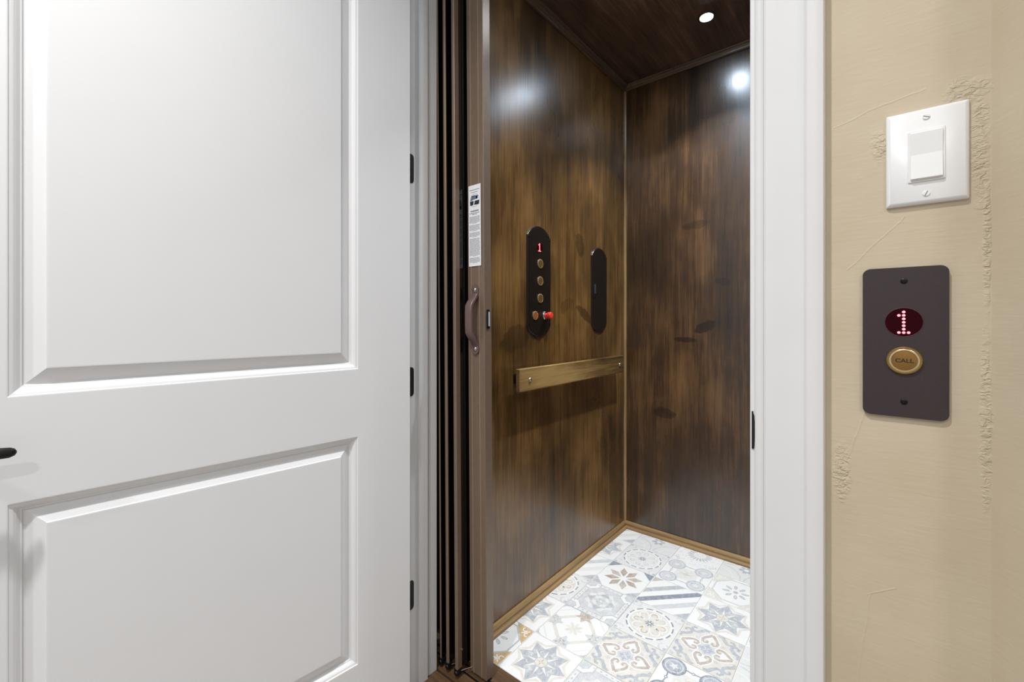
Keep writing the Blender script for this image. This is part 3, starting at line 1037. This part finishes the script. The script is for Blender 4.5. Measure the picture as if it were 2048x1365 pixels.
# ------------------------------------------------------------------ strike plate lip on right jamb
bm = BM()
prism(bm, [(-0.0290, 0), (0.0290, 0), (0.0290, 0.0006), (0.022, 0.0028), (0.010, 0.0043), (0.0, 0.0047), (-0.010, 0.0044), (-0.022, 0.0034), (-0.0290, 0.0022)], 0.7552, 0.7572,
      lambda p, q, l: (XJR + 0.0032 + q, l, 0.8865 + p))
box(bm, XJR + 0.0028, XJR + 0.0046, 0.7552, 0.775, 0.8865 - 0.029, 0.8865 + 0.029)
tag(obj('strike_plate', bm, 'hinge', bevel=0.0004), 'small black curved strike plate lip on right white jamb edge', 'strike plate')

# ------------------------------------------------------------------ light switch
sw = empty('light_switch', (0.0497, YH, 1.2634))
tag(sw, 'white rocker light switch on tan wall above the call plate', 'light switch')
yl = lambda p, q, l: (p, -l, q)
bm = BM()
stack(bm, [(rrect(0.0767, 0.1204, 0.0012, 2), 0.0), (rrect(0.0767, 0.1204, 0.0012, 2), 0.0030), (rrect(0.0755, 0.1192, 0.0012, 2), 0.0045), (rrect(0.0690, 0.1127, 0.001, 2), 0.0075)], yl)
obj('cover_plate', bm, 'switch', sw, smooth=True)
bm = BM()
stack(bm, [(rrect(0.0345, 0.0655, 0.0012, 3), 0.0070), (rrect(0.0345, 0.0655, 0.0012, 3), 0.0086), (rrect(0.0335, 0.0645, 0.0012, 3), 0.0092)], yl)
fr = obj('switch_frame', bm, 'switch', sw)
bm = BM()
hw = 0.0148
pr = [(-0.0298, 0.0088), (-0.0298, 0.0120), (-0.029, 0.0128), (0.0015, 0.0104), (0.029, 0.0119), (0.0298, 0.0112), (0.0298, 0.0088)]
a = [bm.verts.new((-hw, -d, z)) for z, d in pr]; b = [bm.verts.new((hw, -d, z)) for z, d in pr]
bm.faces.new(a); bm.faces.new(b[::-1])
for i in range(len(pr)):
    j = (i + 1) % len(pr)
    bm.faces.new((a[i], a[j], b[j], b[i]))
obj('rocker', bm, 'switch', sw, bevel=0.0004)
for zz, an in ((0.0483, -0.45), (-0.0483, 1.15)):
    bm = BM()
    lathe(bm, [(0.0036, 0.0068), (0.0036, 0.0082), (0.0030, 0.0087)], lambda p, q, l: (p, -l, zz + q), 20)
    s = obj('screw', bm, 'switch', sw, smooth=True)
    bm = BM()
    c, n_ = math.cos(an), math.sin(an)
    prism(bm, [(c * x - n_ * y, n_ * x + c * y) for x, y in ((-0.0032, -0.00045), (0.0032, -0.00045), (0.0032, 0.00045), (-0.0032, 0.00045))], 0.0084, 0.00885, lambda p, q, l: (p, -l, zz + q))
    obj('slot', bm, 'ink', s)

# ------------------------------------------------------------------ hall call plate
cp = empty('call_plate', (0.0289, YH, 1.0268))
tag(cp, 'dark plum brown lift call plate with red digit and brass button on tan wall', 'call plate')
bm = BM()
hole = circle(0.0183, 40, -0.0003, 0.0259)
stack(bm, [(rrect(0.0835, 0.1945, 0.0085, 8), 0.0), (rrect(0.0835, 0.1945, 0.0085, 8), 0.0048), (rrect(0.0827, 0.1937, 0.0082, 8), 0.0054)], yl)
obj('faceplate', bm, 'plate_dark', cp, smooth=True)
bm = BM()
lathe(bm, [(0.0186, 0.0050), (0.0186, 0.00555), (0.0181, 0.0056)], lambda p, q, l: (p - 0.0003, -l, q + 0.0259), 40)
wn = obj('display_window', bm, 'window', cp)
bm = BM()
lathe(bm, [(0.0192, 0.0052), (0.0192, 0.0056), (0.0187, 0.0058), (0.0183, 0.0056), (0.0183, 0.0052)], lambda p, q, l: (p - 0.0003, -l, q + 0.0259), 40)
obj('window_rim', bm, 'plate_dark', cp)


def led_one(parent, cx, cz, fn, pitch_x, pitch_z, r, name='digit'):
    bm = BM()
    cells = [(0, k) for k in range(7)] + [(-1, 1), (-1, 6), (1, 6)]
    for i, k in cells:
        pts = circle(r, 10, cx + i * pitch_x, cz - (k - 3) * pitch_z, r * 0.92)
        prism(bm, pts, 0.0, 0.0004, fn)
    return obj(name, bm, 'led', parent)


led_one(wn, -0.0003, 0.0259, lambda p, q, l: (p, -0.0056 - l, q), 0.0047, 0.00445, 0.00175)
bt = empty('call_button'); bt.parent = cp
bt.location = (0.0002, 0, -0.0236)
bm = BM()
lathe(bm, [(0.0178, 0.0050), (0.0178, 0.0075), (0.0168, 0.0086), (0.0152, 0.0086), (0.0146, 0.0078), (0.0146, 0.0050)], yl, 40)
obj('button_ring', bm, 'brass', bt, smooth=True)
bm = BM()
lathe(bm, [(0.0150, 0.0055), (0.0150, 0.0084), (0.0143, 0.0088), (0.0131, 0.0088), (0.0127, 0.0080), (0.0127, 0.0055)], yl, 40)
obj('inner_ring', bm, 'pale_ring', bt, smooth=True)
bm = BM()
lathe(bm, [(0.0131, 0.0055), (0.0131, 0.0079), (0.0125, 0.0081)], yl, 40)
obj('button_face', bm, 'brass_face', bt, smooth=True)
text_mesh('call_lettering', 'CALL', 0.0071, 'engrave', bt, (0, -0.0083, -0.0002), (PI / 2, 0, 0), 0.0001, bold=0.00016, xs=1.08)
for zz in (0.0793, -0.0770):
    bm = BM()
    lathe(bm, [(0.0036, 0.0050), (0.0036, 0.0060), (0.0026, 0.0066), (0.0009, 0.0067)], lambda p, q, l: (p - 0.0001, -l, zz + q), 20)
    s = obj('screw', bm, 'screw_dark', cp, smooth=True)
    bm = BM()
    for w_, h_ in ((0.0030, 0.0007), (0.0007, 0.0030)):
        prism(bm, [(-w_ / 2, -h_ / 2), (w_ / 2, -h_ / 2), (w_ / 2, h_ / 2), (-w_ / 2, h_ / 2)], 0.0064, 0.0068, lambda p, q, l: (p - 0.0001, -l, zz + q))
    obj('cross_slot', bm, 'black', s)

# ------------------------------------------------------------------ cab control panel and phone cabinet plate on left cab wall


def arch_plate(w, h, rise, n=14):
    R = ((w / 2) ** 2 + rise ** 2) / (2 * rise)
    a = math.asin((w / 2) / R)
    top = [(R * math.sin(a - 2 * a * i / n), h / 2 - R + R * math.cos(a - 2 * a * i / n)) for i in range(n + 1)]
    return top + [(-x, -y) for x, y in top]


xl = lambda p, q, l: (l, p, q)   # plate lies in the y-z plane, faces +x
ctl = empty('cab_control_panel', (XW, 1.353, 1.2055))
tag(ctl, 'tall black arched cab control panel with red digit, brass buttons and red knob', 'control panel')
bm = BM()
stack(bm, [(arch_plate(0.148, 0.420, 0.040), 0.0), (arch_plate(0.148, 0.420, 0.040), 0.0035), (arch_plate(0.1455, 0.4175, 0.0395), 0.0050)], xl)
obj('faceplate', bm, 'panel_black', ctl)
bm = BM()
stack(bm, [(arch_plate(0.1505, 0.4225, 0.0405), -0.0005), (arch_plate(0.1505, 0.4225, 0.0405), 0.0022)], xl)
obj('backing_rim', bm, 'plate_edge', ctl)
bm = BM()
lathe(bm, [(0.0185, 0.0045), (0.0185, 0.0054), (0.0175, 0.0056)], lambda p, q, l: (l, p + 0.002, q + 0.1300), 30)
wn2 = obj('display_window', bm, 'window', ctl)
led_one(wn2, 0.000, 0.1300, lambda p, q, l: (0.0056 + l, p, q), 0.0058, 0.0046, 0.0021)
for zz in (0.0680, 0.0020, -0.0640):
    bm = BM()
    lathe(bm, [(0.0178, 0.0045), (0.0178, 0.0072), (0.0165, 0.0080), (0.0140, 0.0080), (0.0135, 0.0070)], lambda p, q, l: (l, p + 0.004, q + zz), 28)
    pb = obj('push_button', bm, 'pale_ring', ctl, smooth=True)
    bm = BM()
    lathe(bm, [(0.0136, 0.0050), (0.0136, 0.0079), (0.0130, 0.0081)], lambda p, q, l: (l, p + 0.004, q + zz), 28)
    obj('button_face', bm, 'brass_face', pb)
bm = BM()
lathe(bm, [(0.0170, 0.0045), (0.0170, 0.0072), (0.0158, 0.0080), (0.0134, 0.0080), (0.0130, 0.0070)], lambda p, q, l: (l, p - 0.028, q - 0.1300), 28)
pb = obj('alarm_button', bm, 'pale_ring', ctl, smooth=True)
bm = BM()
lathe(bm, [(0.0131, 0.0050), (0.0131, 0.0079), (0.0125, 0.0081)], lambda p, q, l: (l, p - 0.028, q - 0.1300), 28)
obj('button_face', bm, 'amber', pb)
bm = BM()
lathe(bm, [(0.0165, 0.0045), (0.0165, 0.0075), (0.0145, 0.0105), (0.0090, 0.0110)], lambda p, q, l: (l, p + 0.036, q - 0.1290), 28)
kn = obj('stop_knob_collar', bm, 'chrome', ctl, smooth=True)
bm = BM()
lathe(bm, [(0.0092, 0.0095), (0.0092, 0.0180), (0.0098, 0.0185), (0.0125, 0.0215), (0.0128, 0.0330), (0.0110, 0.0360), (0.0060, 0.0370)], lambda p, q, l: (l, p + 0.036, q - 0.1290), 28)
obj('stop_knob', bm, 'red', kn, smooth=True)
for sy, sz in ((1, 1), (1, -1), (-1, -1), (-1, 1)):
    bm = BM()
    lathe(bm, [(0.0030, 0.0045), (0.0030, 0.0056), (0.0022, 0.0061)], lambda p, q, l: (l, p + sy * 0.0655, q + sz * 0.164), 14)
    obj('screw', bm, 'screw_dark', ctl, smooth=True)

ph = empty('phone_cabinet_door', (XW, 1.826, 1.1985))
tag(ph, 'blank black arched phone cabinet door with small finger pull on left cab wall', 'phone cabinet')
bm = BM()
stack(bm, [(arch_plate(0.143, 0.390, 0.040), 0.0), (arch_plate(0.143, 0.390, 0.040), 0.0035), (arch_plate(0.1405, 0.3875, 0.0395), 0.0050)], xl)
obj('faceplate', bm, 'panel_black', ph)
bm = BM()
stack(bm, [(arch_plate(0.1455, 0.3925, 0.0405), -0.0005), (arch_plate(0.1455, 0.3925, 0.0405), 0.0022)], xl)
obj('backing_rim', bm, 'plate_edge', ph)
bm = BM()
box(bm, 0.0045, 0.0065, -0.062, -0.048, -0.040, 0.026)
fp = obj('finger_pull', bm, 'black', ph, bevel=0.0006)
bm = BM()
box(bm, 0.0060, 0.0130, -0.0520, -0.0495, -0.018, 0.024)
obj('pull_lip', bm, 'steel_blue', fp, bevel=0.0005)

# ------------------------------------------------------------------ wooden handrail
hr = empty('handrail', (0, 0, 0))
tag(hr, 'flat brown wooden handrail board screwed to the left cab wall', 'handrail')
RX0, RX1, RY0, RY1, RZ0, RZ1 = XW + 0.030, XW + 0.049, 1.178, 1.990, 0.8075, 0.888
bm = BM(); box(bm, RX0, RX1, RY0, RY1, RZ0, RZ1)
obj('rail_board', bm, 'rail_wood', hr, bevel=0.0028, seg=3)
for yy in (1.236, 1.944):
    bm = BM()
    lathe(bm, [(0.010, 0.0), (0.010, 0.0302)], lambda p, q, l: (XW + l, yy + p, 0.8475 + q), 20)
    obj('standoff', bm, 'black', hr, smooth=True)
    bm = BM()
    lathe(bm, [(0.0075, RX1 - XW - 0.001), (0.0072, RX1 - XW + 0.002), (0.0050, RX1 - XW + 0.0048), (0.0015, RX1 - XW + 0.0060)], lambda p, q, l: (XW + l, yy + p, 0.8475 + q), 20)
    obj('screw', bm, 'screw', hr, smooth=True)
bm = BM()
box(bm, XW, XW + 0.004, 1.204, 1.226, 0.830, 0.866)
box(bm, XW + 0.004, RX0 + 0.001, 1.210, 1.216, 0.838, 0.858)
obj('bracket', bm, 'black', hr, bevel=0.001)

# ------------------------------------------------------------------ ceiling downlights
for i, (lx, ly) in enumerate((LAMP, LAMP2)):
    dl = empty('ceiling_downlight', (lx, ly, ZC))
    tag(dl, 'round bright white downlight set in the dark wood cab ceiling' if i == 0 else 'round downlight in the cab ceiling nearer the folding gate', 'downlight', 'downlights in the cab ceiling')
    bm = BM()
    lathe(bm, [(0.034, 0.0), (0.034, -0.002), (0.030, -0.004), (0.024, -0.004), (0.022, 0.0)], lambda p, q, l: (p, q, l), 32)
    obj('trim_ring', bm, 'bronze_dark', dl, smooth=True)
    bm = BM()
    lathe(bm, [(0.0235, -0.0020), (0.0235, -0.0044), (0.018, -0.0052)], lambda p, q, l: (p, q, l), 32)
    obj('lens', bm, 'lens', dl, smooth=True)
    L = area_light('downlight_beam', (0, 0, -0.0065), 0.022, 7.6 if i == 0 else 4.6, (0.90, 0.95, 1.0), math.radians(96))
    L.parent = dl

# ------------------------------------------------------------------ folding car gate
gt = empty('folding_gate', (-0.93, 0.93, 0.006))
gt.rotation_euler = (0, math.radians(-0.5), 0)
tag(gt, 'brown metal folding lift gate pushed open with black panels and pull handle', 'gate')
GX, GY = -0.93, 0.93     # local = world - these
GH = 2.18


def gx(x): return x - GX
def gy(y): return y - GY


# lead post: front -0.932..-0.8665 at y .93, ribbed front face
PL, PR_ = -0.0025, 0.0640
def post_prof():
    r = [(PL, 0.030), (PL, 0.0006), (PL + 0.0006, 0.0)]
    r += [(PR_ - 0.0012, 0.0), (PR_, 0.0012), (PR_, 0.030)]
    return r
bm = BM()
prism(bm, post_prof(), 0.004, GH, lambda p, q, l: (p, q, l))
post = obj('lead_post', bm, 'bronze', gt)
for c in (0.0125, 0.0450):
    bm = BM()
    prism(bm, [(c - 0.0016, 0.0004), (c - 0.0010, -0.0018), (c + 0.0010, -0.0018), (c + 0.0016, 0.0004)], 0.004, GH, lambda p, q, l: (p, q, l))
    obj('rib', bm, 'bronze_glint', post)  # glint along the rib comes from its paler colour
# side channel with latch
bm = BM()
box(bm, PR_ - 0.0004, PR_ + 0.0022, 0.0095, 0.0205, 1.026, 1.082)
box(bm, PR_, PR_ + 0.0045, 0.0100, 0.0125, 1.032, 1.076)
obj('latch_keeper', bm, 'black', post, bevel=0.0006)
bm = BM()
box(bm, PR_ + 0.0018, PR_ + 0.0048, 0.0132, 0.0188, 1.033, 1.075)
obj('latch_blade', bm, 'latch_steel', post)

# folded slats: front edge extrusions and dark panels
fx = [(-1.0235, -1.0165), (-0.9955, -0.9840), (-0.9570, -0.9440)]
fd = [0.005, 0.006, 0.019]
bxk = [-1.0040, -0.9690, -0.9295]
FY0, FY1 = 0.8880, 0.9080
BY0, BY1 = 0.992, 1.012
for i, (a0, a1) in enumerate(fx):
    bm = BM()
    pr = [(gx(a0), gy(FY0) + fd[i]), (gx(a0), gy(FY0) + 0.003), (gx(a0) + 0.0020, gy(FY0) + 0.001), (gx((a0 + a1) / 2), gy(FY0)), (gx(a1) - 0.0020, gy(FY0) + 0.001), (gx(a1), gy(FY0) + 0.003), (gx(a1), gy(FY0) + fd[i])]
    prism(bm, pr, 0.022, GH, lambda p, q, l: (p, q, l))
    st = obj('fold_stile', bm, 'bronze', gt, smooth=False)
    bm = BM()
    xm = (a0 + a1) / 2
    box(bm, gx(xm) - 0.0075, gx(xm) + 0.0075, gy(FY0) - 0.001, gy(FY0) + 0.017, 0.004, 0.022)
    lathe(bm, [(0.0055, -0.004), (0.0065, -0.002), (0.0065, 0.003), (0.004, 0.004)], lambda p, q, l: (gx(xm) + 0.004 + p, gy(FY0) - 0.002 + l, 0.014 + q), 14)
    obj('foot_guide', bm, 'black', st, bevel=0.001)
for b0 in bxk:
    bm = BM()
    box(bm, gx(b0) - 0.006, gx(b0) + 0.006, gy(BY0), gy(BY1), 0.022, GH)
    obj('fold_stile', bm, 'bronze_dark', gt, bevel=0.002)


def slat(p, q, t=0.0022):
    bm = BM()
    d = Vector((q[0] - p[0], q[1] - p[1])).normalized()
    nx, ny = -d.y * t, d.x * t
    prism(bm, [(gx(p[0]) + nx, gy(p[1]) + ny), (gx(q[0]) + nx, gy(q[1]) + ny), (gx(q[0]) - nx, gy(q[1]) - ny), (gx(p[0]) - nx, gy(p[1]) - ny)], 0.024, GH, lambda p_, q_, l: (p_, q_, l))
    obj('gate_slat', bm, 'acrylic', gt)


cent = [((a + b) / 2) for a, b in fx]
for i in range(3):
    slat((cent[i] + (0.001 if i == 2 else 0.003), FY0 + 0.003), (bxk[i] - 0.003, BY0 + 0.004))
    if i < 2: slat((bxk[i] + 0.003, BY0 + 0.004), (cent[i + 1] - 0.003, FY0 + 0.003))
slat((bxk[2] + 0.004, BY0 + 0.004), (-0.922, 0.957))
slat((-1.052, 0.985), (cent[0] - 0.002, FY0 + 0.003))
# hinge pins low on the slats
for (px, py, pz) in ((-0.9440, 0.905, 0.075), (-0.938, 0.94, 0.042)):
    bm = BM()
    lathe(bm, [(0.0035, 0.0), (0.0035, 0.003), (0.002, 0.004)], lambda p, q, l: (gx(px) + l, gy(py) + p, pz + q), 12)
    obj('rivet', bm, 'screw', gt, smooth=True)
bm = BM()
for a, b in (((-0.992, 0.89), (-0.962, 0.93)), ((-0.952, 0.89), (-0.925, 0.932))):
    tube(bm, [(gx(a[0]), gy(a[1]), 0.012), (gx(b[0]), gy(b[1]), 0.016)], 0.0012, 8)
obj('link_rod', bm, 'screw', gt, smooth=True)

# pull handle
HX, HZ0, HZ1 = 0.031, 0.950, 1.156
bm = BM()
for zc, sg in ((HZ1 - 0.016, 1), (HZ0 + 0.016, -1)):
    pts = [(HX + 0.0145 * math.cos(a), zc + sg * 0.016 * math.sin(a)) for a in [PI * k / 10 for k in range(11)]] + [(HX - 0.0125, zc - sg * 0.018), (HX + 0.0125, zc - sg * 0.018)]
    prism(bm, pts, 0.0, -0.005, lambda p, q, l: (p, l - 0.0008, q))
# bowed grip with flat section
path = [(-0.004, HZ1 - 0.030), (-0.010, HZ1 - 0.040), (-0.022, HZ1 - 0.052), (-0.030, HZ1 - 0.064), (-0.031, HZ1 - 0.085), (-0.031, HZ0 + 0.085), (-0.030, HZ0 + 0.064), (-0.022, HZ0 + 0.052), (-0.010, HZ0 + 0.040), (-0.004, HZ0 + 0.030)]
rings = []
for i, (y, z) in enumerate(path):
    y0, z0 = path[max(i - 1, 0)]; y1, z1 = path[min(i + 1, len(path) - 1)]
    t = Vector((0, y1 - y0, z1 - z0)).normalized()
    nn = Vector((0, t.z, -t.y))
    pts = rrect(0.026, 0.0105, 0.004, 3)
    rings.append([bm.verts.new(Vector((HX, y, z)) + Vector((1, 0, 0)) * a + nn * b) for a, b in pts])
for a, b in zip(rings, rings[1:]):
    for k in range(len(a)):
        bm.faces.new((a[k], a[(k + 1) % len(a)], b[(k + 1) % len(a)], b[k]))
bm.faces.new(rings[0]); bm.faces.new(rings[-1])
hd = obj('pull_handle', bm, 'handle', gt, smooth=True)
for zc in (HZ1 - 0.016, HZ0 + 0.016):
    bm = BM()
    lathe(bm, [(0.0068, 0.0045), (0.0066, 0.0070), (0.0045, 0.0088), (0.0012, 0.0094)], lambda p, q, l: (HX + p, -l, zc + q), 18)
    obj('screw', bm, 'screw', hd, smooth=True)

# warning label on the post
LX0, LX1, LZ0, LZ1 = 0.0045, 0.0545, 1.211, 1.452
LY = -0.0023
bm = BM(); box(bm, LX0, LX1, LY - 0.0003, LY + 0.0002, LZ0, LZ1)
lab = obj('warning_label', bm, 'paper', gt)
lcx = (LX0 + LX1) / 2
bmg, bmb, bmd = BM(), BM(), BM()


def mark(b_, x0, x1, z0, z1): box(b_, x0, x1, LY - 0.0005, LY - 0.0003, z0, z1)


rr = random.Random(21)


def words(b_, z, wdt, hgt):
    x = lcx - wdt / 2
    while x < lcx + wdt / 2 - 0.002:
        w = min(rr.uniform(0.0018, 0.0055), lcx + wdt / 2 - x)
        mark(b_, x, x + w, z - hgt / 2, z + hgt / 2)
        x += w + 0.0009


words(bmb, LZ1 - 0.0145, 0.040, 0.0020)
words(bmg, LZ1 - 0.0215, 0.028, 0.0017)
# round emblem: ring, pale blue banner and dark banner with light slash
R_ = 0.0195; ez = LZ1 - 0.046
for k in range(36):
    a0, a1 = 2 * PI * k / 36, 2 * PI * (k + 1) / 36
    vs = [(R_, a0), (R_, a1), (R_ - 0.0009, a1), (R_ - 0.0009, a0)]
    bmg.faces.new([bmg.verts.new((lcx + r * math.cos(a), LY - 0.0004, ez + r * math.sin(a))) for r, a in vs])
prism(bmb, [(-0.0175, 0.0015), (0.0125, 0.0035), (0.0155, 0.0140), (-0.0125, 0.0125)], LY - 0.0005, LY - 0.0003, lambda p, q, l: (lcx + p, l, ez + q))
for x0, x1 in ((-0.018, -0.003), (-0.001, 0.020)):
    prism(bmd, [(x0, -0.0135), (x1 - 0.002, -0.0135), (x1, -0.0015), (x0 + (0.002 if x0 > -0.01 else 0), -0.0015)], LY - 0.0006, LY - 0.0004, lambda p, q, l: (lcx + p, l, ez + q))
mark(bmd, lcx - 0.012, lcx + 0.004, ez + 0.0128, ez + 0.0146)
mark(bmd, lcx + 0.006, lcx + 0.011, ez + 0.004, ez + 0.0125)
mark(bmd, lcx - 0.016, lcx - 0.008, ez - 0.0002, ez + 0.0012)
words(bmd, LZ1 - 0.0835, 0.041, 0.0016)
words(bmd, LZ1 - 0.0872, 0.020, 0.0015)
z = LZ1 - 0.094
for cnt in (9, 8, 6, 22, 7):
    for k in range(cnt):
        if z < LZ0 + 0.004: break
        words(bmg, z, 0.042 if k < cnt - 1 else 0.018, 0.0011)
        z -= 0.00245
    z -= 0.0030
obj('body_print', bmg, 'ink', lab)['kind'] = 'stuff'
obj('blue_print', bmb, 'ink_blue', lab)['kind'] = 'stuff'
obj('dark_print', bmd, 'ink_dark', lab)['kind'] = 'stuff'
text_mesh('warning_word', 'WARNING!', 0.0066, 'ink_dark', lab, (lcx, LY - 0.0005, LZ1 - 0.0775), (PI / 2, 0, 0), 0.0001, bold=0.00015)
